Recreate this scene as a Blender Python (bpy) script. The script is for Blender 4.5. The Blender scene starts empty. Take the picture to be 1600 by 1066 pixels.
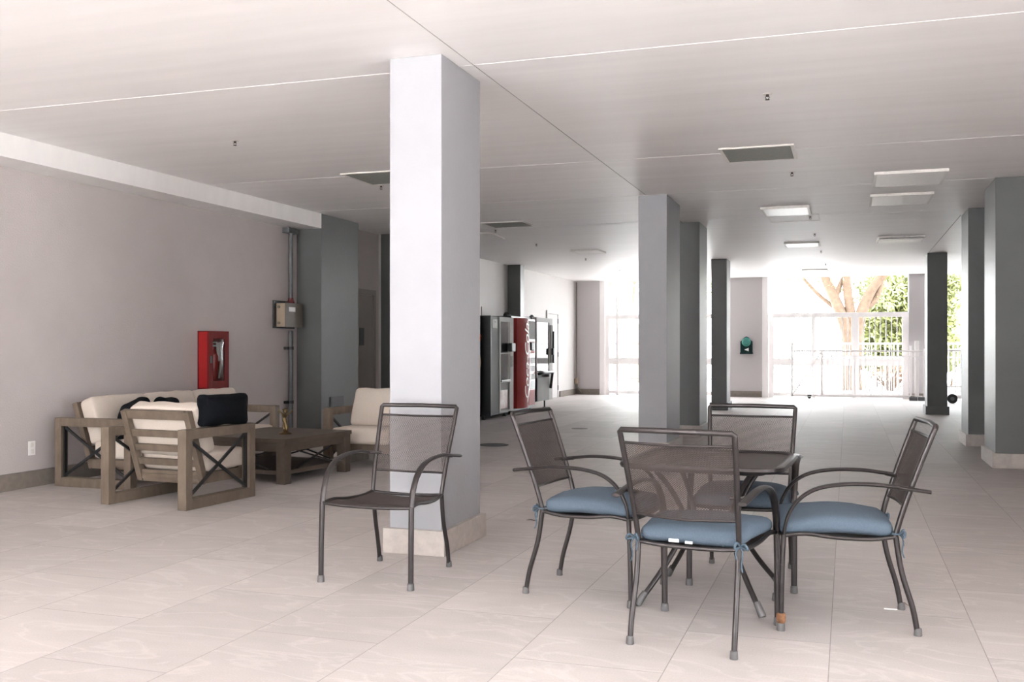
import bpy, bmesh, math, random
from mathutils import Vector, Matrix, noise
random.seed(7)
SC = bpy.context.scene
COL = SC.collection
PI = math.pi
R = math.radians

# ------------------------------------------------------------------ camera
cam_d = bpy.data.cameras.new('camera'); cam = bpy.data.objects.new('camera', cam_d); COL.objects.link(cam)
cam_d.sensor_width = 36; cam_d.lens = 35.0; cam_d.shift_y = 10/1600
cam_d.clip_end = 300
cam.location = (0, 0, 1.28)
cam.rotation_euler = (R(90), 0, math.atan(524/1555.6))
SC.camera = cam
# ------------------------------------------------------------------ sky, sun, exposure
SKY = 6.0
w = bpy.data.worlds.new('sky'); SC.world = w; w.use_nodes = True
nt = w.node_tree; nt.nodes.clear()
bg = nt.nodes.new('ShaderNodeBackground'); wo = nt.nodes.new('ShaderNodeOutputWorld')
tc = nt.nodes.new('ShaderNodeTexCoord'); sx = nt.nodes.new('ShaderNodeSeparateXYZ'); cr = nt.nodes.new('ShaderNodeValToRGB')
cr.color_ramp.elements[0].position = 0.45; cr.color_ramp.elements[0].color = (.62, .60, .58, 1)
cr.color_ramp.elements[1].position = 0.62; cr.color_ramp.elements[1].color = (.90, .95, 1, 1)
e_ = cr.color_ramp.elements.new(0.5); e_.color = (.96, .98, 1, 1)
mr = nt.nodes.new('ShaderNodeMath'); mr.operation = 'MULTIPLY_ADD'; mr.inputs[1].default_value = .5; mr.inputs[2].default_value = .5
nt.links.new(tc.outputs['Generated'], sx.inputs[0]); nt.links.new(sx.outputs['Z'], mr.inputs[0])
nt.links.new(mr.outputs[0], cr.inputs[0]); nt.links.new(cr.outputs[0], bg.inputs[0]); nt.links.new(bg.outputs[0], wo.inputs[0])
bg.inputs[1].default_value = SKY
sun_d = bpy.data.lights.new('sun', 'SUN'); sun_d.energy = 50.0; sun_d.angle = R(3); sun_d.color = (.95, .985, 1)
sun = bpy.data.objects.new('sun', sun_d); COL.objects.link(sun)
sun.rotation_euler = Vector((-.25, -.42, 1.25)).to_track_quat('Z', 'Y').to_euler()
SC.view_settings.view_transform = 'Standard'; SC.view_settings.look = 'None'
SC.view_settings.gamma = 1; SC.view_settings.use_curve_mapping = False
SC.view_settings.exposure = 1.25
SC.cycles.max_bounces = 12; SC.cycles.diffuse_bounces = 8; SC.cycles.glossy_bounces = 4
SC.cycles.transparent_max_bounces = 16
SC.cycles.use_denoising = True
SC.cycles.sample_clamp_indirect = 8

# ------------------------------------------------------------------ materials
def mat(name, col, rough=.6, metal=0, nscale=0, namt=0, stretch=(1,1,1), bump=0, bscale=60, spec=.5, coat=0, col2=None, trans=0, emit=None, _=0):
    m = bpy.data.materials.new(name); m.use_nodes = True
    t = m.node_tree; b = t.nodes['Principled BSDF']
    b.inputs['Base Color'].default_value = (*col, 1); b.inputs['Roughness'].default_value = rough
    b.inputs['Metallic'].default_value = metal; b.inputs['Specular IOR Level'].default_value = spec
    if coat: b.inputs['Coat Weight'].default_value = coat; b.inputs['Coat Roughness'].default_value = .15
    if trans: b.inputs['Transmission Weight'].default_value = trans
    if emit: b.inputs['Emission Color'].default_value = (*emit[0], 1); b.inputs['Emission Strength'].default_value = emit[1]
    tcn = t.nodes.new('ShaderNodeTexCoord'); mp = t.nodes.new('ShaderNodeMapping')
    t.links.new(tcn.outputs['Object'], mp.inputs[0]); mp.inputs['Scale'].default_value = stretch
    if nscale:
        n = t.nodes.new('ShaderNodeTexNoise'); n.inputs['Scale'].default_value = nscale; n.inputs['Detail'].default_value = 5
        n.inputs['Roughness'].default_value = .6
        t.links.new(mp.outputs[0], n.inputs['Vector'])
        mx = t.nodes.new('ShaderNodeMix'); mx.data_type = 'RGBA'
        c2 = col2 or tuple(c*(1-namt) for c in col)
        mx.inputs[6].default_value = (*[min(1, c*(1+(0 if col2 else namt))) for c in col], 1); mx.inputs[7].default_value = (*c2, 1)
        r = t.nodes.new('ShaderNodeMapRange'); r.inputs[1].default_value = .3; r.inputs[2].default_value = .7
        t.links.new(n.outputs[0], r.inputs[0]); t.links.new(r.outputs[0], mx.inputs[0]); t.links.new(mx.outputs[2], b.inputs['Base Color'])
    if bump:
        n2 = t.nodes.new('ShaderNodeTexNoise'); n2.inputs['Scale'].default_value = bscale; n2.inputs['Detail'].default_value = 4
        bp = t.nodes.new('ShaderNodeBump'); bp.inputs['Strength'].default_value = bump; bp.inputs['Distance'].default_value = .01
        t.links.new(mp.outputs[0], n2.inputs['Vector']); t.links.new(n2.outputs[0], bp.inputs['Height']); t.links.new(bp.outputs[0], b.inputs['Normal'])
    return m
M = {}
M['ceiling'] = mat('ceiling paint', (.92, .90, .89), .5, nscale=1.6, namt=.035, stretch=(.25, 3.2, 1), bump=.12, bscale=40)
M['wall'] = mat('wall stucco', (.53, .483, .472), .75, nscale=1.2, namt=.05, bump=.35, bscale=70)
M['wallwhite'] = mat('white wall paint', (.58, .555, .54), .6, nscale=1, namt=.03, bump=.15, bscale=60)
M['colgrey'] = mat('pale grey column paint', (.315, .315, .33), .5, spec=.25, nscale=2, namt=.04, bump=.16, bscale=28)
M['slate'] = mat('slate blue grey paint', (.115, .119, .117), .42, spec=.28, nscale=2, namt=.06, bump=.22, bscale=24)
M['pillar'] = mat('lilac grey pillar paint', (.50, .47, .475), .6, bump=.1)
M['tilebase'] = mat('stone skirting', (.40, .355, .325), .5, nscale=18, namt=.12, bump=.1, bscale=90)
M['skirt_shade'] = mat('shade-toned stone skirting', (.21, .18, .155), .55, nscale=18, namt=.12)  # same stone as the column plinths, shade put into its colour
M['grout'] = mat('joint sealant', (.90, .88, .87), .6)
M['line'] = mat('dark joint', (.42, .40, .39), .7)
M['wood'] = mat('weathered oak', (.145, .112, .084), .6, spec=.3, nscale=2.5, namt=.22, stretch=(5, 5, 2), bump=.2, bscale=40)
M['wooddark'] = mat('dark weathered oak', (.085, .065, .05), .5, nscale=2.5, namt=.2, stretch=(5, 2, 5), bump=.2, bscale=40)
M['ventslate'] = mat('dark slate vent paint', (.06, .066, .066), .5)
M['black'] = mat('black metal', (.012, .012, .013), .45)
M['bronze'] = mat('gunmetal tube', (.048, .042, .042), .36, metal=.75, nscale=30, namt=.12)
M['mesh'] = mat('bronze mesh', (.055, .042, .038), .5, metal=.4)
M['cap'] = mat('grey foot cap', (.12, .115, .115), .5, metal=.3)
M['rust'] = mat('rust', (.16, .07, .03), .8, nscale=60, namt=.4)
M['blue'] = mat('blue woven fabric', (.078, .104, .135), .9, nscale=220, namt=.18, bump=.3, bscale=400, spec=.2)
M['bluetie'] = mat('blue tie fabric', (.05, .075, .10), .9)
M['cream'] = mat('cream fabric', (.60, .53, .465), .9, nscale=90, namt=.05, bump=.15, bscale=12, spec=.2)
M['navy'] = mat('black navy fabric', (.003, .004, .006), .9, nscale=40, namt=.2, bump=.3, bscale=40, spec=.15)
M['white'] = mat('white label', (.85, .85, .85), .6)
M['whitemetal'] = mat('white painted metal', (.90, .87, .86), .45)
M['fixture'] = mat('fixture trim paint', (.80, .77, .73), .5, nscale=30, namt=.08)
M['lens'] = mat('speckled acrylic lens', (.93, .90, .87), .35, nscale=45, namt=.06)
M['grille'] = mat('grey vent grille', (.13, .128, .112), .6, nscale=90, namt=.12)
M['brass'] = mat('aged brass', (.22, .16, .075), .32, metal=.95, nscale=25, namt=.3)
M['red'] = mat('red enamel', (.33, .008, .010), .3, coat=.4)
M['redinner'] = mat('red painted steel', (.16, .010, .010), .6, spec=.2)
M['steel'] = mat('galvanised steel', (.11, .115, .12), .5, metal=.2, nscale=20, namt=.15)
M['boxtan'] = mat('tan steel box', (.33, .26, .19), .5, nscale=12, namt=.1)
M['darkred'] = mat('dark red fitting', (.10, .012, .012), .5)
M['doorpaint'] = mat('taupe door paint', (.30, .275, .255), .4, bump=.05)
M['teal'] = mat('teal gloss plastic', (.004, .17, .135), .35)
M['tealdark'] = mat('dark teal plastic', (.002, .022, .020), .5, spec=.2)
M['vmblack'] = mat('black cabinet paint', (.010, .010, .011), .35)
M['vmgrey'] = mat('grey cabinet steel', (.10, .10, .095), .6, spec=.2)
M['vmsilver'] = mat('silver trim', (.42, .41, .40), .6, spec=.25)
M['vmsteel'] = mat('brushed steel front', (.27, .265, .255), .7, spec=.2, nscale=3, namt=.1)
M['vmred'] = mat('red moulded front', (.30, .018, .016), .55, spec=.3, nscale=2, namt=.15)
M['vmdarkred'] = mat('dark red panel', (.14, .015, .014), .3, coat=.3)
M['vmpink'] = mat('pale script', (.62, .42, .40), .4)
M['vmblue'] = mat('blue lit front', (.006, .11, .20), .3, coat=.5, nscale=3, namt=.3)
M['vmyellow'] = mat('yellow print', (.55, .40, .10), .4, nscale=40, col2=(.15, .04, .02))
M['vmorange'] = mat('orange print', (.65, .12, .03), .4)
M['leaf'] = mat('leaves', (.20, .215, .075), .6, nscale=3, namt=.35)
M['leaf2'] = mat('pale leaves', (.19, .22, .10), .6, nscale=3, namt=.25)
M['bark'] = mat('pale bark', (.13, .085, .055), .8, nscale=8, namt=.25, bump=.4, bscale=15)
M['ground'] = mat('pale concrete paving', (.70, .68, .67), .8, nscale=2, namt=.06)
M['groundfar'] = mat('grey street paving', (.36, .35, .34), .8, nscale=2, namt=.06)
M['bldg'] = mat('white render', (.80, .79, .78), .8)
M['bldgglass'] = mat('tinted window', (.30, .34, .36), .2)
M['soil'] = mat('mulch', (.22, .14, .09), .9, nscale=6, namt=.4)

def glass_mat():
    m = bpy.data.materials.new('clear glazing'); m.use_nodes = True; t = m.node_tree; t.nodes.clear()
    o = t.nodes.new('ShaderNodeOutputMaterial'); mx = t.nodes.new('ShaderNodeMixShader'); tr = t.nodes.new('ShaderNodeBsdfTransparent')
    gl = t.nodes.new('ShaderNodeBsdfGlossy'); gl.inputs['Roughness'].default_value = .06; fr = t.nodes.new('ShaderNodeFresnel'); fr.inputs[0].default_value = 1.6
    t.links.new(fr.outputs[0], mx.inputs[0]); t.links.new(tr.outputs[0], mx.inputs[1]); t.links.new(gl.outputs[0], mx.inputs[2]); t.links.new(mx.outputs[0], o.inputs[0])
    return m
M['glass'] = glass_mat()

def floor_mat():
    m = bpy.data.materials.new('stone floor tile'); m.use_nodes = True; t = m.node_tree; b = t.nodes['Principled BSDF']
    L = t.links.new
    tcn = t.nodes.new('ShaderNodeTexCoord'); sp = t.nodes.new('ShaderNodeSeparateXYZ'); cb = t.nodes.new('ShaderNodeCombineXYZ')
    L(tcn.outputs['Object'], sp.inputs[0])
    ax = t.nodes.new('ShaderNodeMath'); ax.operation = 'ADD'; ax.inputs[1].default_value = 20*.617+.07   # joints at X=-.07, .547 ...
    ay = t.nodes.new('ShaderNodeMath'); ay.operation = 'ADD'; ay.inputs[1].default_value = 20.17
    L(sp.outputs['X'], ax.inputs[0]); L(sp.outputs['Y'], ay.inputs[0]); L(ay.outputs[0], cb.inputs[0]); L(ax.outputs[0], cb.inputs[1])
    br = t.nodes.new('ShaderNodeTexBrick'); br.offset = .5; br.inputs['Scale'].default_value = 1
    br.inputs['Brick Width'].default_value = 1.234; br.inputs['Row Height'].default_value = .617; br.inputs['Mortar Size'].default_value = .0022
    br.inputs['Mortar Smooth'].default_value = .1; br.inputs['Bias'].default_value = 0
    br.inputs['Color1'].default_value = (.465, .428, .412, 1); br.inputs['Color2'].default_value = (.395, .363, .349, 1); br.inputs['Mortar'].default_value = (.26, .23, .215, 1)
    L(cb.outputs[0], br.inputs['Vector'])
    # per-tile shift so that the veins break at the joints
    shift = t.nodes.new('ShaderNodeVectorMath'); shift.operation = 'MULTIPLY_ADD'
    sc_ = t.nodes.new('ShaderNodeVectorMath'); sc_.operation = 'SCALE'; sc_.inputs['Scale'].default_value = 60
    L(br.outputs['Color'], sc_.inputs[0]); shift.inputs[1].default_value = (1, 1, 1)
    L(tcn.outputs['Object'], shift.inputs[0]); L(sc_.outputs[0], shift.inputs[2])
    mp = t.nodes.new('ShaderNodeMapping'); mp.inputs['Rotation'].default_value = (0, 0, .5); mp.inputs['Scale'].default_value = (.9, 2.6, 1); L(shift.outputs[0], mp.inputs[0])
    n = t.nodes.new('ShaderNodeTexNoise'); n.inputs['Scale'].default_value = 1.3; n.inputs['Detail'].default_value = 6; n.inputs['Distortion'].default_value = 1.2
    L(mp.outputs[0], n.inputs['Vector'])
    cr = t.nodes.new('ShaderNodeValToRGB'); cr.color_ramp.elements[0].position = .47; cr.color_ramp.elements[0].color = (0, 0, 0, 1)
    cr.color_ramp.elements[1].position = .53; cr.color_ramp.elements[1].color = (0, 0, 0, 1); e = cr.color_ramp.elements.new(.50); e.color = (1, 1, 1, 1)
    L(n.outputs[0], cr.inputs[0])
    mx = t.nodes.new('ShaderNodeMix'); mx.data_type = 'RGBA'; mx.blend_type = 'SCREEN'
    f = t.nodes.new('ShaderNodeMath'); f.operation = 'MULTIPLY'; f.inputs[1].default_value = .10; L(cr.outputs[0], f.inputs[0])
    L(f.outputs[0], mx.inputs[0]); L(br.outputs['Color'], mx.inputs[6]); mx.inputs[7].default_value = (.8, .76, .72, 1)
    n2 = t.nodes.new('ShaderNodeTexNoise'); n2.inputs['Scale'].default_value = 3; n2.inputs['Detail'].default_value = 8
    n3 = t.nodes.new('ShaderNodeTexNoise'); n3.inputs['Scale'].default_value = 120; n3.inputs['Detail'].default_value = 3
    L(mp.outputs[0], n2.inputs['Vector']); L(tcn.outputs['Object'], n3.inputs['Vector'])
    ad = t.nodes.new('ShaderNodeMath'); ad.operation = 'ADD'; L(n2.outputs[0], ad.inputs[0]); L(n3.outputs[0], ad.inputs[1])
    mrg = t.nodes.new('ShaderNodeMapRange'); mrg.inputs[1].default_value = .6; mrg.inputs[2].default_value = 1.4; mrg.inputs[3].default_value = .90; mrg.inputs[4].default_value = 1.10
    L(ad.outputs[0], mrg.inputs[0])
    m2 = t.nodes.new('ShaderNodeVectorMath'); m2.operation = 'SCALE'; L(mx.outputs[2], m2.inputs[0]); L(mrg.outputs[0], m2.inputs['Scale'])
    L(m2.outputs[0], b.inputs['Base Color'])
    b.inputs['Roughness'].default_value = .55; b.inputs['Specular IOR Level'].default_value = .2
    bp = t.nodes.new('ShaderNodeBump'); bp.inputs['Strength'].default_value = .25; bp.inputs['Distance'].default_value = .004
    L(n2.outputs[0], bp.inputs['Height']); L(bp.outputs[0], b.inputs['Normal'])
    return m
M['floor'] = floor_mat()

# ------------------------------------------------------------------ helpers
def fin(name, bm, m, parent=None, smooth=False, loc=None, rotz=0):
    me = bpy.data.meshes.new(name); bmesh.ops.recalc_face_normals(bm, faces=bm.faces[:]); bm.to_mesh(me); bm.free()
    ms = m if isinstance(m, (list, tuple)) else [m]
    for x in ms: me.materials.append(M[x])
    if smooth:
        me.polygons.foreach_set('use_smooth', [True]*len(me.polygons))
        if smooth == 'auto': me.set_sharp_from_angle(angle=R(40))
    o = bpy.data.objects.new(name, me); COL.objects.link(o)
    if parent: o.parent = parent
    if loc: o.location = loc
    if rotz: o.rotation_euler.z = rotz
    return o
def thing(name, label, cat, loc=(0, 0, 0), rotz=0, group=None):
    o = bpy.data.objects.new(name, None); COL.objects.link(o); o.location = loc; o.rotation_euler = (0, 0, rotz)
    o.empty_display_size = .1
    return tag(o, label, cat, group)
def tag(o, label, cat, group=None):
    o['label'] = label; o['category'] = cat
    if group: o['group'] = group
    return o
def struct(o): o['kind'] = 'structure'; return o
def kids(o): return [x for x in COL.objects if x.parent == o]
def copy_tree(root, label, loc, rotz, group=None):
    def rec(o, par):
        c = o.copy(); COL.objects.link(c); c.parent = par
        for k in kids(o): rec(k, c)
        return c
    r = rec(root, None); r.location = loc; r.rotation_euler = (0, 0, rotz); r['label'] = label
    if group: r['group'] = group
    return r
def B(bm, x0, x1, y0, y1, z0, z1, bev=0, mi=0, mtx=None):
    g = bmesh.ops.create_cube(bm, size=1)
    vs = g['verts']
    bmesh.ops.scale(bm, vec=(x1-x0, y1-y0, z1-z0), verts=vs)
    bmesh.ops.translate(bm, vec=((x0+x1)/2, (y0+y1)/2, (z0+z1)/2), verts=vs)
    if mtx is not None: bmesh.ops.transform(bm, matrix=mtx, verts=vs)
    fs = list({f for v in vs for f in v.link_faces})
    for f in fs: f.material_index = mi
    if bev:
        es = list({e for v in vs for e in v.link_edges})
        bmesh.ops.bevel(bm, geom=es, offset=bev, segments=2, affect='EDGES', profile=.6)
    return bm
def box(*a, **k): return B(bmesh.new(), *a, **k)
def beam(bm, p, q, w_, t_, up=(0, 0, 1), bev=0):
    """square bar from p to q: w_ across, t_ along up"""
    p, q = Vector(p), Vector(q); d = q-p; L = d.length; d.normalize()
    upv = Vector(up); s = d.cross(upv)
    if s.length < 1e-4: upv = Vector((0, 1, 0)); s = d.cross(upv)
    s.normalize(); u = s.cross(d)
    mt = Matrix((s, d, u)).transposed().to_4x4(); mt.translation = (p+q)/2
    return B(bm, -w_/2, w_/2, -L/2, L/2, -t_/2, t_/2, bev=bev, mtx=mt)
def smooth_pts(pts, n=6):
    P = [Vector(p) for p in pts]; out = []
    for i in range(len(P)-1):
        p0 = P[max(i-1, 0)]; p1 = P[i]; p2 = P[i+1]; p3 = P[min(i+2, len(P)-1)]
        for k in range(n):
            t = k/n
            out.append(.5*((2*p1)+(-p0+p2)*t+(2*p0-5*p1+4*p2-p3)*t*t+(-p0+3*p1-3*p2+p3)*t**3))
    out.append(P[-1]); return out
def tube(bm, pts, r, seg=10, sm=0, side=None, flat=1.0, cap=True, mi=0):
    """swept tube; r number or list; side=fixed vector gives the wide axis, flat = thin/wide ratio"""
    P = smooth_pts(pts, sm) if sm else [Vector(p) for p in pts]
    n = len(P); rr = r if isinstance(r, (list, tuple)) else None
    rings = []; prev = None
    for i in range(n):
        d = (P[min(i+1, n-1)]-P[max(i-1, 0)]).normalized()
        if side is not None:
            a = Vector(side); a = (a-d*a.dot(d)).normalized()
        else:
            a = prev if prev is not None else (Vector((1, 0, 0)) if abs(d.x) < .9 else Vector((0, 1, 0)))
            a = (a-d*a.dot(d)).normalized(); prev = a
        b = d.cross(a)
        if rr:
            f = i/(n-1)*(len(rr)-1); k = min(int(f), len(rr)-2); rad = rr[k]+(rr[k+1]-rr[k])*(f-k)
        else: rad = r
        rings.append([bm.verts.new(P[i]+a*math.cos(2*PI*j/seg)*rad+b*math.sin(2*PI*j/seg)*rad*flat) for j in range(seg)])
    for i in range(n-1):
        for j in range(seg):
            f = bm.faces.new((rings[i][j], rings[i][(j+1) % seg], rings[i+1][(j+1) % seg], rings[i+1][j])); f.material_index = mi
    if cap:
        f = bm.faces.new(rings[0][::-1]); f.material_index = mi; f = bm.faces.new(rings[-1]); f.material_index = mi
    return bm
def lathe(bm, prof, seg=20, c=(0, 0, 0)):
    rings = [[bm.verts.new((c[0]+r*math.cos(2*PI*j/seg), c[1]+r*math.sin(2*PI*j/seg), c[2]+z)) for j in range(seg)] for r, z in prof]
    for i in range(len(prof)-1):
        for j in range(seg): bm.faces.new((rings[i][j], rings[i][(j+1) % seg], rings[i+1][(j+1) % seg], rings[i+1][j]))
    bm.faces.new(rings[0][::-1]); bm.faces.new(rings[-1]); return bm
def rbox(size, r, n=14, puff=(0, 0, 0), wob=0, seed=0, mtx=None, pinch=0, bm=None):
    """soft rounded cushion"""
    bm = bm or bmesh.new(); h = [s/2 for s in size]; vm = {}
    def g(k): # denser near the edges
        t = -1+2*k/n; return math.sin(t*PI/2)*.35+t*.65
    def vert(q):
        key = tuple(round(a, 5) for a in q)
        if key in vm: return vm[key]
        p = Vector([q[i]*h[i] for i in range(3)])
        c = Vector([max(-(h[i]-r), min(h[i]-r, p[i])) for i in range(3)]); d = p-c
        p = c+d.normalized()*r if d.length > 1e-6 else p
        u = [max(-1, min(1, p[i]/h[i])) for i in range(3)]
        for i in range(3):
            if puff[i]:
                j, k = (i+1) % 3, (i+2) % 3
                p[i] += puff[i]*u[i]*(1-u[j]**2)*(1-u[k]**2)
        if pinch:   # corners pulled out like a pillow
            p.x *= 1-pinch*(1-u[2]**2)*.5+pinch*.25*abs(u[2]); p.z *= 1-pinch*(1-u[0]**2)*.5
        if wob:
            nv = noise.noise_vector(Vector(p)*7+Vector((seed*3.1, seed, 0))); p += nv*wob
            p += noise.noise_vector(Vector(p)*18+Vector((seed*3.1, seed, 0)))*wob*.35
        vm[key] = v = bm.verts.new(mtx @ p if mtx is not None else p); return v
    for ax in range(3):
        for s in (-1, 1):
            for a in range(n):
                for b in range(n):
                    qs = []
                    for (i, j) in ((a, b), (a+1, b), (a+1, b+1), (a, b+1)):
                        q = [0, 0, 0]; q[ax] = s; q[(ax+1) % 3] = g(i) if 0 < i < n else (-1 if i == 0 else 1); q[(ax+2) % 3] = g(j) if 0 < j < n else (-1 if j == 0 else 1); qs.append(vert(q))
                    try: bm.faces.new(qs)
                    except ValueError: pass
    return bm
def text_mesh(name, body, size, m, mtx, parent, ext=.002, shear=0):
    c = bpy.data.curves.new(name, 'FONT'); c.body = body; c.size = size; c.extrude = ext; c.align_x = 'CENTER'; c.align_y = 'CENTER'; c.shear = shear
    o = bpy.data.objects.new(name, c); me = bpy.data.meshes.new_from_object(o); bpy.data.objects.remove(o)
    me.transform(mtx); me.materials.append(M[m]); q = bpy.data.objects.new(name, me); COL.objects.link(q); q.parent = parent; return q

# ------------------------------------------------------------------ the building
H = 3.085; YE = 26.3; XL = -7.10; XR = 4.6; YN = -4.5
struct(fin("floor", box(XL-.2, XR+.2, -7, YE+.4, -.2, 0), 'floor'))
struct(fin('ground', box(-40, 40, -40, -7, -.25, -.01), 'ground'))
struct(fin('ground', box(-40, 40, YE+.4, 70, -.25, -.02), 'groundfar'))
struct(fin('ceiling', box(XL-.2, XR+.2, YN, YE+.3, H, H+.35), 'ceiling'))
bm = bmesh.new()
for y in (5.95, 9.40, 11.68, 14.2):
    B(bm, XL, XR, y-.003, y+.003, H-.002, H+.001)
struct(fin('trim_1', bm, 'grout'))
bm = box(-2.266, -2.260, YN, 11.7, H-.002, H+.001); B(bm, -2.268, -2.258, 12.5, 14.4, H-.004, H+.001); B(bm, 1.46, 1.47, 14.8, 20.5, H-.004, H+.001)
struct(fin('trim_2', bm, 'line'))
# left side
struct(fin('wall_left', box(XL-.2, XL, -4.5, 14.4, 0, H), 'wall'))
struct(fin('wall_left', box(XL-.2, XL+.05, 14.4, YE, 0, H), 'wallwhite'))
struct(fin('trim_3', box(XL, -6.72, -4.5, 11.9, 2.885, H), 'ceiling'))
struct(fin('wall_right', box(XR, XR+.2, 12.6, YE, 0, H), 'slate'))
struct(fin('wall_right', box(2.4, XR+.2, 3.6, 12.6, 0, H), 'wall'))
struct(fin('wall_sky_block', box(-2.5, 18, -11.4, -11.0, -.05, 6.5), 'slate'))  # unseen wall added to keep sky light off the right floor
struct(fin('wall_sun_block', box(XL-.2, XR+.2, YN, YE+.3, H+.35, 34), 'bldg'))  # unseen mass added above the slab, tall enough to shade the far ground
struct(fin('baseboard_left', box(XL, XL+.03, -4.5, 11.88, 0, .15, bev=.003), 'skirt_shade'))
struct(fin('baseboard_far', box(XL+.05, XL+.08, 20.0, 23.5, 0, .15, bev=.003), 'skirt_shade'))
struct(fin('baseboard_far', box(XL+.05, XL+.08, 24.75, YE, 0, .15, bev=.003), 'skirt_shade'))
# end wall piers
for i, (a, b) in enumerate(((XL, -6.36), (-2.88, -2.08), (1.43, 1.84), (4.2, XR))):
    struct(fin('wall_end', box(a, b, YE, YE+.35, 0, H), 'pillar'))
    struct(fin('baseboard_end', box(a-.0, b, YE-.03, YE, 0, .155, bev=.003), 'skirt_shade'))
for i, (a, b) in enumerate(((-6.36, -6.22), (-3.0, -2.88), (-2.08, -1.93))):
    struct(fin('trim_4', box(a, b, YE+.02, YE+.33, 0, H), 'whitemetal'))

def column(x0, x1, y0, y1, m, label, basem='tilebase', group=None, bz=.155, pr=.032):
    cx, cy = (x0+x1)/2, (y0+y1)/2; t = thing('column', label, 'column', (cx, cy, 0), 0, group); a, b = (x1-x0)/2, (y1-y0)/2
    fin('shaft', box(-a, a, -b, b, 0, H, bev=.006), m, t)
    bm = box(-a-pr, a+pr, -b-pr, b+pr, 0, bz, bev=.004)
    fin('plinth', bm, basem, t)
    return t
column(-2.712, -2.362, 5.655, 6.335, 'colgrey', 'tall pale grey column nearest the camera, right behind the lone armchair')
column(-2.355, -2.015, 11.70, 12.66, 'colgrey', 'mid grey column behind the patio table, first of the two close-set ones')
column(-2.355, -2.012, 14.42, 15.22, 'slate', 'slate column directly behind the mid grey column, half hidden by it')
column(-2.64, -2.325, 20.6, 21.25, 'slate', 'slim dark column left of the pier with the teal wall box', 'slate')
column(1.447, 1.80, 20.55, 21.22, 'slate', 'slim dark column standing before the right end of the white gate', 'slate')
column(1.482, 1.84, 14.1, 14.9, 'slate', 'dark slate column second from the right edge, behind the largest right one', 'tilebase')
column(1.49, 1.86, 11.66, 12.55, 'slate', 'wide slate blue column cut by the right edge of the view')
t = thing('column', 'slate engaged column with a small vent grille, beside the conduit and lounge', 'column', (-6.92, 12.43, 0))
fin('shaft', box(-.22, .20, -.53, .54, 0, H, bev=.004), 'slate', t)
fin('plinth', box(-.22, .225, -.555, .565, 0, .15, bev=.003), 'tilebase', t)
bm = box(.20, .212, -.30, .08, .43, .60, bev=.003)
for k in range(6): B(bm, .21, .22, -.28, .06, .45+k*.024, .462+k*.024)
fin('vent_grille', bm, 'ventslate', t)
t = thing('column', 'almost black engaged column in the corner left of the nearest pale column', 'column', (-6.75, 14.8, 0))
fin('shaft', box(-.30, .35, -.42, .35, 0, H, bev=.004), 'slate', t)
t = thing('column', 'brownish grey half column against the white wall above the snack machine', 'column', (-6.90, 20.95, 0))
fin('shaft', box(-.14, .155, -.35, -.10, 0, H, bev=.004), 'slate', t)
# doors
def door(name, x, y0, y1, m, top, push=None, hinges=None, closer=False):
    bm = box(x, x+.03, y0-.08, y0, 0, top+.08); B(bm, x, x+.03, y1, y1+.08, 0, top+.08); B(bm, x, x+.03, y0, y1, top, top+.08)
    d = struct(fin(name, box(x+.002, x+.014, y0+.006, y1-.006, .01, top-.008), m))
    struct(fin('trim_5', bm, m))
    if push: fin('push_plate', box(x+.014, x+.02, push[0], push[1], push[2], push[3], bev=.002), 'steel', d)
    if hinges:
        for z in hinges: fin('hinge', tube(bmesh.new(), [(x+.02, hinges_y, z-.06), (x+.02, hinges_y, z+.06)], .014, 8), 'steel', d)
    return d
door('door_1', XL, 13.2, 14.17, 'doorpaint', 2.10, push=(13.70, 13.86, 1.31, 1.58))
hinges_y = 24.56
door('door_2', XL+.05, 23.65, 24.55, 'wallwhite', 2.12, hinges=(1.95, 1.1, .25))

# ------------------------------------------------------------------ ceiling fixtures
def light(x0, x1, y0, y1, label, dark=False, tilt=0, group=None, drop=.0):
    cx, cy = (x0+x1)/2, (y0+y1)/2; a, b = (x1-x0)/2, (y1-y0)/2
    t = thing('ceiling_vent' if dark else 'ceiling_light', label, 'vent' if dark else 'ceiling light', (cx, cy, H), 0, group)
    z0 = -.012 if dark else -.03
    f = .03
    bm = bmesh.new()
    for q in ((-a, a, -b, -b+f), (-a, a, b-f, b), (-a, -a+f, -b+f, b-f), (a-f, a, -b+f, b-f)): B(bm, *q, z0, 0, bev=.002)
    fin('frame', bm, 'fixture', t)
    if dark:
        bm = box(-a+f, a-f, -b+f, b-f, -.006, -.001)
        n = 22
        for k in range(n):
            y = -b+f+(k+.5)*(2*b-2*f)/n; B(bm, -a+f, a-f, y-.004, y+.004, -.011, -.004)
        fin('grille', bm, 'grille', t)
    else:
        bm = box(-a+f, a-f, -b+f, b-f, -.029, -.004, bev=.002)
        if tilt: bmesh.ops.rotate(bm, verts=bm.verts, cent=(0, b-f, -.02), matrix=Matrix.Rotation(R(tilt), 3, 'X')); bmesh.ops.translate(bm, vec=(0, 0, -.005), verts=bm.verts)
        fin('diffuser', bm, 'lens', t)
    return t
light(-1.11, -.45, 9.15, 9.86, 'dark square ceiling grille in a white frame, above the patio table', dark=True)
light(-4.99, -4.33, 9.22, 9.95, 'dark ceiling grille half hidden by the nearest pale column', dark=True)
light(-5.03, -4.38, 13.5, 14.1, 'brownish ceiling grille just right of the nearest pale column', dark=True)
light(.262, .972, 10.9, 11.77, 'pale speckled ceiling light panel, upper of the close right pair')
light(.255, .955, 12.48, 13.32, 'pale speckled ceiling light panel, lower of the close right pair')
light(-1.06, -.455, 13.15, 13.93, 'pale ceiling light panel above the far patio chair, beside an access hatch outline')
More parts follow.
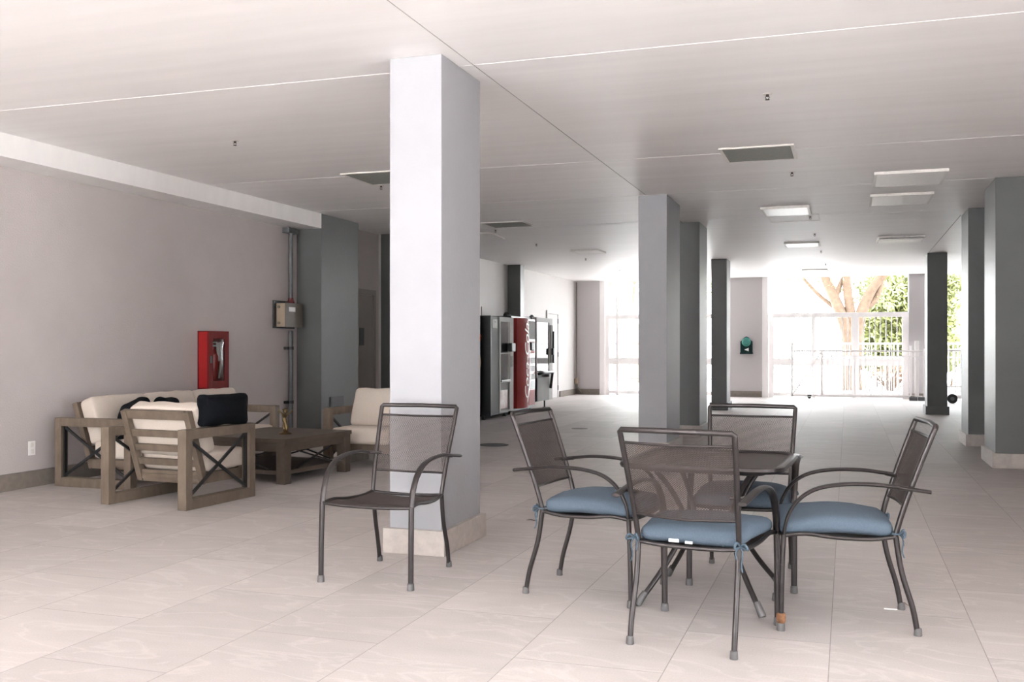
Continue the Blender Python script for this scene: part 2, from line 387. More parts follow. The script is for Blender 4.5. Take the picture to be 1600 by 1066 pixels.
light(-1.035, -.45, 17.7, 18.35, 'narrow looking pale light panel in the middle distance above the gate')
light(.47, 1.19, 17.24, 18.05, 'ceiling light panel with its diffuser hanging open at the near edge', tilt=2.2)
light(-4.85, -4.32, 17.75, 18.4, 'small distant light panel above the vending machines')
light(-1.0, -.43, 23.95, 24.6, 'most distant ceiling light panel, bright near the far opening')
# access hatch outline
bm = bmesh.new(); 
for q in ((-1.05, -.36, 14.05, 14.07), (-1.05, -.36, 14.78, 14.80), (-1.05, -1.03, 14.07, 14.78), (-.38, -.36, 14.07, 14.78)): B(bm, *q, H-.006, H)
tag(fin('access_hatch', bm, 'fixture'), 'thin square outline of an access hatch flush in the ceiling', 'hatch')
# sprinklers
def sprinkler():
    t = thing('sprinkler', '', 'sprinkler')
    fin('escutcheon', lathe(bmesh.new(), [(.05, -.004), (.05, 0), (.02, .0)][::-1] and [(.046, -.006), (.052, 0)], 16), 'fixture', t)
    bm = lathe(bmesh.new(), [(.012, -.035), (.016, -.03), (.016, -.006)], 10)
    tube(bm, [(-.014, 0, -.03), (-.018, 0, -.05), (-.005, 0, -.07)], .004, 6); tube(bm, [(.014, 0, -.03), (.018, 0, -.05), (.005, 0, -.07)], .004, 6)
    lathe(bm, [(.022, -.076), (.024, -.072), (.008, -.068)], 12)
    fin('head', bm, 'rustybrass', t)
    return t
M['rustybrass'] = mat('dark sprinkler metal', (.06, .045, .035), .5, metal=.5)
sp = sprinkler()
spl = [(-.54, 7.30, 'rust-ringed sprinkler head, nearest on the ceiling above the patio table'), (-.54, 10.63, 'sprinkler head just beyond the dark square ceiling grille'),
       (-5.07, 7.47, 'lone sprinkler head above the lounge seating'), (-.484, 14.29, 'sprinkler head beside the access hatch outline'),
       (-.49, 16.48, 'sprinkler head just before the narrow middle light panel'), (-.464, 19.465, 'sprinkler head just beyond the narrow middle light panel'),
       (-.444, 22.47, 'sprinkler head just before the most distant light panel'), (-5.13, 16.56, 'sprinkler head between the brownish grille and small distant light'),
       (-5.03, 19.62, 'sprinkler head just beyond the small distant light above the vending machines'), (-5.03, 22.79, 'farthest sprinkler head of the row over the vending machines'),
       (-5.11, 14.38, 'sprinkler head right behind the brownish ceiling grille'), (-4.93, 10.06, 'sprinkler head at the edge of the half hidden dark grille')]
for i, (x, y, lb) in enumerate(spl):
    if i == 0: sp.scale = (.7, .7, .55); sp.location = (x, y, H); sp['label'] = lb; sp['group'] = 'ceiling sprinklers'
    else: copy_tree(sp, lb, (x, y, H), 0, 'ceiling sprinklers')
bm = tube(bmesh.new(), [(-6.2, 14.55, H-.012), (-5.45, 14.62, H-.012), (-5.28, 14.68, H-.012), (-5.36, 15.5, H-.012), (-5.4, 15.6, H-.002)], .012, 8)
tag(fin('ceiling_conduit', bm, 'fixture', smooth=True), 'thin bent conduit on the ceiling near the brownish grille', 'conduit')

# ------------------------------------------------------------------ wall fittings, left
t = thing('wall_conduit', 'vertical grey steel conduit in the corner, running down from the soffit', 'conduit', (-7.045, 11.66, 0))
fin('pipe', tube(bmesh.new(), [(0, 0, .15), (0, 0, 1.5)], .032, 12), 'steel', t, smooth='auto')
fin('pipe', tube(bmesh.new(), [(0, 0, 1.86), (0, 0, 2.86)], .030, 12), 'steel', t, smooth='auto')
for z in (.55, 1.27):
    bm = tube(bmesh.new(), [(0, 0, z-.02), (0, 0, z+.02)], .038, 12); B(bm, -.05, -.0, -.10, .02, z-.018, z+.018, bev=.003); fin('bracket', bm, 'black', t)
bm = box(-.05, .05, -.13, .12, 2.80, 2.87, bev=.004); fin('bracket', bm, 'steel', t)
t = thing('junction_box', 'tan steel junction box with dark rim fixed over the corner conduit', 'electrical box', (-7.095, 11.58, 1.55))
fin('back_plate', box(0, .02, -.29, .23, -.02, .345, bev=.004), 'vmblack', t)
fin('housing', box(.02, .15, -.23, .18, 0, .31, bev=.006), 'boxtan', t)
fin('cover', box(.15, .165, -.235, .185, -.005, .315, bev=.004), 'vmsteel' if 0 else 'boxcover', t) if 'boxcover' in M else None
M['boxcover'] = mat('brown grey box cover', (.15, .125, .10), .45, nscale=14, namt=.1)
fin('cover', box(.15, .165, -.235, .185, -.005, .315, bev=.004), 'boxcover', t)  # colour darker than the housing, shade of this face painted in
fin('sticker', box(.165, .167, -.16, .0, .20, .26), 'white', t)
for z in (.05, .26): fin('knockout', tube(bmesh.new(), [(.06, -.24, z), (.06, -.228, z)], .02, 10), 'boxcover', t)
fin('fitting', lathe(bmesh.new(), [(.04, .31), (.045, .34), (.034, .37), (.034, .39)], 12, (.05, .08, 0)), 'darkred', t)
t = thing('fire_extinguisher_cabinet', 'red wall cabinet with glazed front, above the sofa', 'fire extinguisher cabinet', (XL, 9.72, .80))
bm = bmesh.new()
W_ = .40; HH = .67
B(bm, 0, .012, 0, W_, 0, HH); B(bm, 0, .13, 0, .012, 0, HH); B(bm, 0, .13, W_-.012, W_, 0, HH); B(bm, 0, .13, 0, W_, 0, .012); B(bm, 0, .13, 0, W_, HH-.012, HH)
fin('cabinet', bm, 'red', t)
bm = bmesh.new()
for q in ((0, .085, 0, HH), (W_-.085, W_, 0, HH), (.085, W_-.085, 0, .09), (.085, W_-.085, HH-.09, HH)): B(bm, .13, .15, *q, bev=.004)
dr = fin('door', bm, 'redinner', t)
bm = bmesh.new(); n1 = 10
gv = [[bm.verts.new((.142+.035*math.sin(PI*i/n1)*math.sin(PI*j/n1)**.5, .083+(W_-.166)*i/n1, .088+(HH-.176)*j/n1)) for j in range(n1+1)] for i in range(n1+1)]
for i in range(n1):
    for j in range(n1): bm.faces.new((gv[i][j], gv[i+1][j], gv[i+1][j+1], gv[i][j+1]))
fin('bubble_pane', bm, 'glass', dr, smooth=True)
fin('latch', box(.15, .162, .03, .05, .30, .38, bev=.003), 'steel', dr)
bm = lathe(bmesh.new(), [(.055, .03), (.06, .04), (.06, .38), (.05, .43), (.02, .46), (.02, .49)], 18, (.07, .2, 0))
fin('extinguisher', bm, 'red', t, smooth='auto')
bm = box(.05, .115, .19, .21, .49, .51, bev=.003); B(bm, .03, .12, .185, .215, .53, .545, bev=.003)
bm2 = tube(bm, [(.10, .22, .5), (.125, .26, .47), (.125, .27, .35), (.122, .255, .20), (.12, .235, .12)], .012, 8, sm=5)
fin('hose', bm2, 'whiteplastic' if 'whiteplastic' in M else 'white', t, smooth='auto')
fin('tag', rbox((.006, .10, .22), .003, 5, mtx=Matrix.Translation((.124, .245, .43)) @ Matrix.Rotation(R(8), 4, 'X')), 'white', t)  # white piece standing in for the glare streak on the glazing
for k in range(3):
    pass
t = thing('wall_outlet', 'white electrical outlet low on the wall left of the sofa', 'outlet', (XL, 7.255, .355))
fin('cover_plate', box(0, .008, -.04, .04, -.065, .065, bev=.003), 'whitemetal', t)
for z in (-.03, .03): fin('socket', box(.008, .011, -.018, .018, z-.02, z+.02, bev=.003), 'fixture', t)

# ------------------------------------------------------------------ lounge set
def xbrace(bm, y0, y1, z0, z1, x, w_=.018, t_=.022):
    beam(bm, (x, y0, z0), (x, y1, z1), t_, w_, up=(1, 0, 0)); beam(bm, (x, y0, z1), (x, y1, z0), t_, w_, up=(1, 0, 0))
def seat_frame(name, label, cat, w_, nseat, loc, rotz, d=.86, group=None, skew=True, rail=.11):
    """front = +y ; origin at the centre of the footprint"""
    t = thing(name, label, cat, loc, rotz, group); a = w_/2; b = d/2; P = .085
    for s in (-1, 1):
        x0, x1 = (s*a-P if s > 0 else -a, a if s > 0 else -a+P)
        x0, x1 = min(x0, x1), max(x0, x1)
        xm = (x0+x1)/2
        for (ya, yb) in ((-b, -b+.075), (b-.075, b)):
            fin('leg', box(x0, x1, ya, yb, 0, .632, bev=.004), 'wood', t)
        fin('armrest', box(x0, x1, -b+.075, b-.075, .555, .632, bev=.004), 'wood', t)
        fin('side_rail', box(x0, x1, -b+.075, b-.075, 0, .085, bev=.004), 'wood', t)
        bm = bmesh.new(); xbrace(bm, -b+.085, b-.085, .10, .545, xm)
        for y in (-b+.083, b-.083): B(bm, xm-.015, xm+.015, y-.008, y+.008, .085, .555)
        fin('cross_brace', bm, 'black', t)
    ai = a-P
    bm = box(-ai, ai, b-.12, b-.06, .16, .16+rail, bev=.004); B(bm, -ai, ai, -.12, -.07, .18, .26, bev=.004)
    for s in (-1, 1): B(bm, s*ai-.03 if s > 0 else -ai, ai if s > 0 else -ai+.03, -.08, b-.08, .17, .255)
    for k in range(5*nseat):
        x = -ai+.05+(2*ai-.1)*k/(5*nseat-1); B(bm, x-.03, x+.03, -.10, b-.1, .235, .255)
    fin('seat_frame', bm, 'wood', t)
    # leaning back frame
    yb, zb, yt, zt = -.09, .17, -.285, .765
    def lean(z): return yb+(yt-yb)*(z-zb)/(zt-zb)
    bm = bmesh.new()
    for s in (-1, 1): beam(bm, (s*(ai-.03), lean(zb), zb), (s*(ai-.03), lean(zt), zt), .055, .055, up=(0, 1, 0), bev=.004)
    for z in (zt-.032, zb+.03): beam(bm, (-ai+.055, lean(z), z), (ai-.055, lean(z), z), .035, .075, up=(0, yt-yb, zt-zb), bev=.003)
    if nseat > 1:
        for k in range(1, nseat):
            x = -ai+2*ai*k/nseat; beam(bm, (x, lean(zb), zb), (x, lean(zt), zt), .05, .045, up=(0, 1, 0))
    bf = fin('back_frame', bm, 'wood', t)
    for z in (.335, .455, .575):
        fin('back_slat', beam(bmesh.new(), (-ai+.055, lean(z)-.002, z), (ai-.055, lean(z)-.002, z), .022, .058, up=(0, yt-yb, zt-zb), bev=.003), 'wood', t)
    sw = 2*ai/nseat
    for k in range(nseat):
        xc = -ai+sw*(k+.5)
        mt = Matrix.Translation((xc, (b-.10)/2+.01, .34))
        fin('seat_cushion', rbox((sw-.012, b+.06, .165), .04, 14, puff=(0, 0, .012), wob=.006, seed=k+nseat, mtx=mt), 'cream', t, smooth=True)
        mt = Matrix.Translation((xc, lean(.58)+.125, .605)) @ Matrix.Rotation(math.atan2(yt-yb, zt-zb)*-1, 4, 'X')
        fin('back_cushion', rbox((sw-.01, .17, .43), .045, 14, puff=(0, .018, .008), wob=.010, seed=3*k+nseat, mtx=mt), 'cream', t, smooth=True)
    return t
arm1 = seat_frame('lounge_armchair', 'weathered wooden lounge armchair seen from its slatted back, cream cushions', 'armchair', .88, 1, (-5.30, 7.02, 0), R(-4.5))
sofa = seat_frame('sofa', 'long weathered wooden sofa with cream cushions along the left wall', 'sofa', 2.40, 3, (-6.48, 8.55, 0), R(-90-1.0))
arm2 = seat_frame('lounge_armchair', 'cream cushioned wooden armchair beyond the coffee table, partly behind the nearest column', 'armchair', .88, 1, (-4.86, 9.86, 0), R(180-2))
# throw pillows
def pillow(label, loc, rot, size=(.5, .14, .42), seed=0):
    t = fin('throw_pillow', rbox(size, size[1]*.42, 14, puff=(0, .05, 0), wob=.008, seed=seed, pinch=.13), 'navy', None, smooth=True)
    t.location = loc; t.rotation_euler = rot; tag(t, label, 'pillow'); return t
pillow('large black rectangular pillow standing on the right armrest of the slatted armchair', (-4.905, 7.06, .765), (0, R(1), R(85)), (.56, .11, .27), 1)
p2 = pillow('small black pillow with a white care tag lying on the near end of the sofa', (-6.40, 7.78, .60), (R(-14), R(8), R(-75)), (.42, .13, .38), 2)
fin('care_tag', box(-.12, -.075, -.125, -.12, -.06, .0), 'white', p2)
pillow('small black pillow on the sofa, mostly behind the back of the slatted armchair', (-6.40, 8.22, .60), (R(-12), R(-4), R(-82)), (.30, .13, .40), 4)
# coffee table
t = thing('coffee_table', 'low dark wooden coffee table with black cross braces and lower shelf', 'coffee table', (-5.42, 8.70, 0), R(-4.7))
a, b = .52, .57
bm = box(-a, a, -b, b, .385, .425, bev=.004)
fin('tabletop', bm, 'wooddark', t)
bm = bmesh.new()
for k in range(1, 6): B(bm, -a+.07, a-.07, -b+k*2*b/6-.002, -b+k*2*b/6+.002, .4245, .4258)
bm.free()
for sx_ in (-1, 1):
    for sy in (-1, 1):
        fin('leg', box(min(sx_*(a-.01), sx_*(a-.11)), max(sx_*(a-.01), sx_*(a-.11)), min(sy*(b-.01), sy*(b-.11)), max(sy*(b-.01), sy*(b-.11)), 0, .385, bev=.004), 'wooddark', t)
bm = bmesh.new()
for s in (-1, 1):
    B(bm, s*(a-.06)-.03, s*(a-.06)+.03, -b+.11, b-.11, .30, .385, bev=.003); B(bm, -a+.11, a-.11, s*(b-.06)-.03, s*(b-.06)+.03, .30, .385, bev=.003)
fin('apron', bm, 'wooddark', t)
fin('lower_shelf', box(-a+.03, a-.03, -b+.03, b-.03, .085, .125, bev=.003), 'wooddark', t)
for s in (-1, 1):
    bm = bmesh.new(); beam(bm, (s*(a-.06), -.30, .13), (s*(a-.06), .30, .30), .014, .018, up=(1, 0, 0)); beam(bm, (s*(a-.06), .30, .13), (s*(a-.06), -.30, .30), .014, .018, up=(1, 0, 0)); fin('cross_brace', bm, 'black', t)
    bm = bmesh.new(); beam(bm, (-.30, s*(b-.06), .13), (.30, s*(b-.06), .30), .014, .018, up=(0, 1, 0)); beam(bm, (.30, s*(b-.06), .13), (-.30, s*(b-.06), .30), .014, .018, up=(0, 1, 0)); fin('cross_brace', bm, 'black', t)
# figurine
t = thing('brass_figurine', 'small brass figurine on a round base on the coffee table', 'figurine', (-5.27, 8.62, .425))
fin('base', lathe(bmesh.new(), [(.062, 0), (.064, .008), (.05, .016), (.028, .024), (.02, .036), (.026, .042)], 20), 'brass', t, smooth='auto')
bm = lathe(bmesh.new(), [(.016, .040), (.021, .06), (.017, .085), (.015, .105), (.024, .125), (.020, .145), (.016, .16), (.024, .178), (.026, .19), (.010, .20), (.010, .206)], 14)
for v in bm.verts: v.co.x += .012*math.sin(v.co.z*30)
tube(bm, [(-.012, 0, .045), (-.024, .004, .075), (-.012, 0, .11)], [.010, .012, .011], 8)
tube(bm, [(.024, 0, .19), (.045, -.004, .205), (.070, 0, .225), (.075, 0, .238)], [.010, .008, .007, .009], 8, sm=3)
tube(bm, [(-.02, 0, .19), (-.045, .004, .205), (-.066, 0, .222), (-.073, 0, .235)], [.010, .008, .007, .009], 8, sm=3)
fin('figure', bm, 'brass', t, smooth='auto')
bm = bmesh.new(); bmesh.ops.create_icosphere(bm, subdivisions=2, radius=.024, matrix=Matrix.Translation((0, 0, .226))); lathe(bm, [(.030, .238), (.034, .243), (.012, .256)], 14)
fin('head', bm, 'brass', t, smooth='auto')

# ------------------------------------------------------------------ patio chairs
def mesh_panel(fn, nu, nv, su, sv, wd=.0018):
    """expanded metal: a lattice of thin strips laid on surface fn(u,v), u,v in 0..1"""
    bm = bmesh.new()
    def strip(p, q):
        p, q = Vector(p), Vector(q); d = (q-p)
        n = Vector(fn.normal) if hasattr(fn, 'normal') else Vector((0, 1, 0))
        s = d.cross(n); s.normalize(); s *= wd/2; nn = n.normalized()*.0008
        vs = [bm.verts.new(x) for x in (p-s+nn, p+s+nn, q+s+nn, q-s+nn, p-s-nn, p+s-nn, q+s-nn, q-s-nn)]
        for f in ((0, 1, 2, 3), (7, 6, 5, 4), (0, 3, 7, 4), (1, 5, 6, 2)): bm.faces.new([vs[i] for i in f])
    for i in range(nu):
        for j in range(nv):
            for (a_, b_) in (((i, j), (i+.5, j+.5)), ((i+.5, j+.5), (i+1, j)), ((i, j+1), (i+.5, j+.5)), ((i+.5, j+.5), (i+1, j+1))):
                strip(fn(a_[0]/nu, a_[1]/nv), fn(b_[0]/nu, b_[1]/nv))
    return bm
def make_chair(cushion):
    """front = -y, origin at floor centre"""
    t = thing('patio_chair', '', 'chair')
    zs = .435
    fx, fy = .272, -.29
    bx_, by = .222, .30
    def post(z):   # centre line of the rear post above the seat
        k = (z-zs)/(.93-zs); return (.222+.026*k, .205+.165*k**1.15)
    for s in (-1, 1):
        l = fin('leg', tube(bmesh.new(), [(s*fx, fy, .0), (s*fx, fy+.004, .22), (s*(fx-.002), fy+.012, zs)], .0155, 12, side=(1, 0, 0), flat=.75, sm=3), 'bronze', t, smooth='auto')
        fin('foot_cap', lathe(bmesh.new(), [(.019, 0), (.020, .004), (.018, .035), (.015, .038)], 12, (s*fx, fy, 0)), 'cap', l, smooth='auto')
        l = fin('leg', tube(bmesh.new(), [(s*bx_*1.02, by, .0), (s*bx_*1.02, by-.022, .12), (s*bx_, by-.068, .28), (s*.222, .208, zs)], .0125, 12, sm=5), 'bronze', t, smooth='auto')
        fin('foot_cap', lathe(bmesh.new(), [(.017, 0), (.018, .004), (.016, .032), (.013, .035)], 12, (s*bx_*1.02, by, 0)), 'cap', l, smooth='auto')
        pts = [(s*(fx-.002), fy+.012, zs), (s*(fx-.002), fy+.030, .515), (s*(fx), fy+.075, .590), (s*(fx), fy+.15, .643), (s*(fx+.002), fy+.26, .668), (s*(fx+.004), fy+.40, .672), (s*(fx+.004), .225, .660), (s*(fx+.002), .345, .645)]
        fin('armrest', tube(bmesh.new(), pts, [.0155, .0165, .018, .019, .0195, .0195, .019, .018], 14, side=(1, 0, 0), flat=.5, sm=6), 'bronze', t, smooth='auto')
    # back frame: two posts and the top bar
    x1, y1 = post(.925)
    def pp(z, s): x, y = post(z); return (s*x, y, z)
    bm = tube(bmesh.new(), [pp(z, -1) for z in (zs, .52, .6, .7, .8, .9)]+[pp(.922, -1), (-x1+.008, y1+.003, .931), (0, y1+.022, .933), (x1-.008, y1+.003, .931), pp(.922, 1)]+[pp(z, 1) for z in (.9, .8, .7, .6, .52, zs)], .0125, 12)
    for z, bow in ((.875, .020), (.555, .030)):
        x, y = post(z); tube(bm, [(-x, y, z), (-x*.5, y+bow*.75, z-bow*.1), (0, y+bow, z-bow*.2), (x*.5, y+bow*.75, z-bow*.1), (x, y, z)], .0065, 8, sm=4)
    for s in (-1, 1): tube(bm, [(s*.20, post(.66)[1], .655), (s*.275, .235, .655)], .009, 8)
    fin('back_frame', bm, 'bronze', t, smooth='auto')
    def fb(u, v):
        z = .558+.315*v; x, y = post(z); uu = 2*u-1; bow = (.028-.008*v)*(1-uu*uu)
        return (uu*(x-.010), y+bow, z-bow*.2)
    fb_n = (0, 1, -.3)
    class F:
        normal = fb_n
        def __call__(s, u, v): return fb(u, v)
    fin('backrest', mesh_panel(F(), 38, 40, 0, 0, .0022), 'mesh', t)
    # seat rails
    bm = bmesh.new()
    for s in (-1, 1): tube(bm, [(s*.222, .21, zs), (s*.235, .10, zs-.014), (s*.25, -.05, zs-.010), (s*.258, -.18, zs+.004), (s*.268, fy+.014, zs-.005)], .0095, 10, sm=4)
    tube(bm, [(-.27, fy+.012, zs-.004), (-.14, fy+.0, zs-.010), (0, fy-.002, zs-.012), (.14, fy+.0, zs-.010), (.27, fy+.012, zs-.004)], .0095, 10, sm=4)
    tube(bm, [(-.222, .21, zs-.004), (-.1, .215, zs-.012), (.1, .215, zs-.012), (.222, .21, zs-.004)], .0095, 10, sm=4)
    fin('seat_frame', bm, 'bronze', t, smooth='auto')
    def fs(u, v):
        uu = 2*u-1; y = fy+.02+(.205-fy-.02)*v; hw = .262+(.218-.262)*v
        z = zs-.006-.018*(1-uu*uu)-.012*math.sin(v*PI)+.012*math.exp(-((v-.2)/.16)**2)
        return (uu*hw, y, z)
    class G:
        normal = (0, 0, 1)
        def __call__(s, u, v): return fs(u, v)
    fin('seat', mesh_panel(G(), 40, 60, 0, 0, .0026), 'mesh', t)
    if cushion:
        mt = Matrix.Translation((0, -.045, .478))
        bm = rbox((.485, .49, .072), .033, 16, puff=(.004, .006, .016), wob=.006, seed=2)
        for v in bm.verts:
            v.co.x *= 1-.10*(v.co.y/.245) if v.co.y > 0 else 1+.04*(-v.co.y/.245)
            v.co.z += .008*math.cos(v.co.y*12)-.010*(v.co.x/.24)**2
        bm.transform(mt)
        c = fin('seat_cushion', bm, 'blue', t, smooth=True)
        bm = bmesh.new()
        pts = [(.235*math.copysign(abs(math.cos(q))**.35, math.cos(q)), -.045+.238*math.copysign(abs(math.sin(q))**.35, math.sin(q)), .466) for q in [2*PI*k/48 for k in range(49)]]
        pts = [(x*(1-.10*((y+.045)/.245)) if y > -.045 else x*(1+.04*(-(y+.045)/.245)), y, z-.010*(x/.24)**2+.008*math.cos((y+.045)*12)) for x, y, z in pts]
        tube(bm, pts, .0045, 6); fin('piping', bm, 'bluetie', c, smooth=True)
        for s in (-1, 1):
            bm = bmesh.new()
            tube(bm, [(s*.205, .19, .455), (s*.225, .222, .452), (s*.245, .215, .45), (s*.228, .19, .448)], .0045, 6, sm=4)
            for (dx, dz) in ((.02, .012), (-.014, .016)): tube(bm, [(s*.235, .222, .45), (s*(.235+dx), .24, .45+dz), (s*(.235+dx*1.6), .236, .44), (s*.235, .224, .447)], .0055, 6, sm=4)
            tube(bm, [(s*.235, .224, .45), (s*.246, .236, .42), (s*.24, .232, .375), (s*.246, .24, .345)], .0035, 6, sm=4)
            tube(bm, [(s*.232, .224, .45), (s*.218, .238, .425), (s*.222, .24, .395)], .0035, 6, sm=4)
            fin('tie', bm, 'bluetie', c, smooth=True)
    return t
c0 = make_chair(False)
c0.location = (-2.440, 5.095, 0); c0.rotation_euler.z = R(-2); c0['label'] = 'lone gunmetal mesh armchair without a cushion, in front of the pale column'; c0['group'] = 'metal patio chairs'
c1 = make_chair(True)
c1.location = (-.618, 4.495, 0); c1.rotation_euler.z = R(180-9); c1['label'] = 'metal mesh patio chair nearest the camera, seen from behind its wide back, blue cushion'; c1['group'] = 'metal patio chairs'
copy_tree(c1, 'patio chair with blue cushion at the left side of the table, facing right', (-1.262, 5.125, 0), R(90-7), 'metal patio chairs')
copy_tree(c1, 'patio chair with blue cushion at the far side of the table, facing the camera', (-.535, 5.675, 0), R(0), 'metal patio chairs')
c4 = copy_tree(c1, 'patio chair with blue cushion right of the table, facing left, one rusty front foot', (-.025, 4.955, 0), R(-90+6), 'metal patio chairs')
for o in kids(c1):
    if o.name.startswith('seat_cushion'):
        fin('care_tag', box(.04, .085, .198, .205, .438, .452), 'white', o); fin('care_tag', box(-.02, .012, .198, .205, .436, .446), 'white', o)
for o in kids(c4):
    if o.name.startswith('leg') and o.data.vertices[0].co.x > 0 and o.data.vertices[0].co.y < 0:
        rr_ = fin('rust_patch', lathe(bmesh.new(), [(.0175, .035), (.021, .045), (.022, .06), (.020, .075), (.0165, .08)], 12, (.272, -.289, 0)), 'rust', o, smooth=True)

# ------------------------------------------------------------------ patio table
t = thing('patio_table', 'square dark mesh patio table with rounded corners and splayed tube legs', 'table', (-.665, 5.20, 0), R(-3))
def rrect(a, b, r, n=6):
    out = []
    for (cx, cy, q) in ((a-r, b-r, 0), (-a+r, b-r, PI/2), (-a+r, -b+r, PI), (a-r, -b+r, 3*PI/2)):
        for k in range(n+1): an = q+PI/2*k/n; out.append((cx+r*math.cos(an), cy+r*math.sin(an)))
    return out
bm = bmesh.new(); zt = .705; prof = [(0, .0), (.010, .007), (.030, .011), (.045, .006), (.050, -.008), (.044, -.020), (.02, -.022)]
rings = []
for (o_, z) in prof:
    rings.append([bm.verts.new((x, y, zt+z)) for x, y in rrect(.355+o_, .375+o_, .09+o_)])
n_ = len(rings[0])
for i in range(len(rings)-1):
    for j in range(n_): bm.faces.new((rings[i][j], rings[i][(j+1) % n_], rings[i+1][(j+1) % n_], rings[i+1][j]))
for j in range(n_): bm.faces.new((rings[-1][j], rings[-1][(j+1) % n_], rings[0][(j+1) % n_], rings[0][j]))
fin('rim', bm, 'bronze', t, smooth='auto')
M['tabletop'] = mat('dark brown punched metal', (.030, .022, .019), .5, spec=.3, nscale=500, namt=.3)
bm = bmesh.new(); pts = rrect(.36, .38, .09); bm.faces.new([bm.verts.new((x, y, zt-.002)) for x, y in pts]); 
r_ = bmesh.ops.extrude_face_region(bm, geom=bm.faces[:]); bmesh.ops.translate(bm, vec=(0, 0, -.006), verts=[v for v in r_['geom'] if isinstance(v, bmesh.types.BMVert)])
fin('tabletop', bm, 'tabletop', t)
bm = bmesh.new()
pts = [(x, y, .675) for x, y in rrect(.30, .31, .06)]; pts.append(pts[0]); tube(bm, pts, .011, 8)
pts = [(.16*math.cos(2*PI*k/24), .16*math.sin(2*PI*k/24), .33) for k in range(25)]; tube(bm, pts, .008, 8)
fin('under_frame', bm, 'bronze', t, smooth='auto')
for sx_, sy in ((1, 1), (1, -1), (-1, 1), (-1, -1)):
    l = fin('leg', tube(bmesh.new(), [(sx_*.24, sy*.25, .67), (sx_*.17, sy*.18, .56), (sx_*.115, sy*.125, .42), (sx_*.125, sy*.135, .33), (sx_*.20, sy*.225, .17), (sx_*.30, sy*.34, .012)], .0135, 12, sm=5), 'bronze', t, smooth='auto')
    fin('foot_cap', tube(bmesh.new(), [(sx_*.272, sy*.308, .06), (sx_*.30, sy*.34, .014), (sx_*.305, sy*.345, .004)], [.0165, .019, .017], 12), 'cap', l, smooth='auto')

# ------------------------------------------------------------------ small things on the floor
tag(fin('floor_drain', lathe(bmesh.new(), [(.20, 0), (.20, .004), (.17, .006), (.165, .004)], 28, (-4.40, 12.3, 0)), 'black'), 'dark round drain cover in the floor right of the pale column', 'drain cover')
tag(fin('paper_scrap', box(-.03, .03, -.006, .006, 0, .003), 'white', None, loc=(.20, 5.20, 0)), 'tiny white paper scrap by the rear leg of the right-hand chair', 'scrap')
bm = bmesh.new(); tube(bm, [(0, 0, .008), (.018, .01, .02), (.035, -.004, .012), (.05, .01, .006)], [.002, .007, .006, .001], 6, side=(0, 1, 0), flat=.2, sm=4)
tag(fin('dead_leaf', bm, 'rust', None, loc=(.245, 5.27, 0)), 'curled brown dead leaf on the floor behind the right-hand chair', 'leaf')
bm = bmesh.new(); tube(bm, [(0, 0, .004), (.03, .01, .010), (.06, -.004, .007), (.09, .0, .003)], [.002, .012, .010, .001], 6, side=(0, 1, 0), flat=.2, sm=4)
tag(fin('dead_leaf', bm, 'wooddark', None, loc=(-2.25, 7.0, 0)), 'small dark curled leaf on the floor right of the nearest column', 'leaf')
tag(fin('floor_patch', lathe(bmesh.new(), [(.13, 0), (.13, .003)], 20, (-4.0, 15.2, 0)), 'wooddark'), 'small dark oval cover plate on the floor beyond the left patio chair', 'cover plate')

# ------------------------------------------------------------------ vending machines (fronts face +x)
def vm(label, y0, y1, xf, h_=1.84, legs=.06):
    t = thing('vending_machine', label, 'vending machine', (xf, (y0+y1)/2, 0), 0, 'vending machines along the white wall'); a = (y1-y0)/2
    bm = box(-.86, -.10, -a, a, legs, h_, bev=.008); fin('cabinet', bm, 'vmblack', t)
    for (x, y) in ((-.80, -a+.06), (-.80, a-.06), (-.16, -a+.06), (-.16, a-.06)):
        fin('foot', lathe(bmesh.new(), [(.035, 0), (.04, .01), (.018, .02), (.018, legs)], 10, (x, y, 0)), 'vmblack', t)
    return t, a
# blue machine, mostly hidden
t, a = vm('blue drinks machine with orange and yellow graphics, just right of the nearest column', 15.20, 16.30, -6.07)
fin('front_door', rbox((.12, 2*a, 1.76), .03, 12, puff=(.02, 0, 0), mtx=Matrix.Translation((-.05, 0, .96))), 'vmblue', t, smooth=True)
bm = tube(bmesh.new(), [(.022, a-.36, 1.42), (.022, a-.20, 1.50), (.022, a-.10, 1.46), (.022, a-.14, 1.36)], [.01, .03, .03, .01], 8, sm=5, side=(0, 0, 1)); fin('graphic', bm, 'vmorange', t)
bm = tube(bmesh.new(), [(.020, a-.46, .72), (.020, a-.25, .80), (.020, a-.12, 1.02), (.020, a-.10, 1.16)], [.03, .11, .09, .02], 8, sm=5, side=(0, 1, 0), flat=.1); fin('graphic', bm, 'vmyellow', t)
# snack machine: wide grey edge and glass front
t, a = vm('snack machine with grey left edge and tall glass front, left of the red one', 16.44, 17.68, -5.93)
fin('side_panel', box(-.86, -.0, -a-.004, -a+.02, .06, 1.84, bev=.004), 'vmblack', t)
bm = box(-.10, .0, -a+.02, -a+.44, .10, 1.83, bev=.01); d = fin('front_panel', bm, 'vmgrey', t)
fin('maker_badge', box(0, .006, -a+.08, -a+.34, 1.62, 1.78, bev=.003), 'vmsilver', d); fin('badge_mark', box(.006, .009, -a+.18, -a+.24, 1.72, 1.75), 'vmblack', d)
bm = bmesh.new()
for q in ((-a+.44, -a+.50, .10, 1.83), (a-.22, a-.02, .10, 1.83), (-a+.50, a-.22, 1.75, 1.83), (-a+.50, a-.22, .10, .14), (-a+.50, a-.22, .64, .68), (-a+.50, a-.22, 1.16, 1.18)): B(bm, -.08, .012, *q, bev=.004)
d = fin('door_frame', bm, 'vmsilver', t)
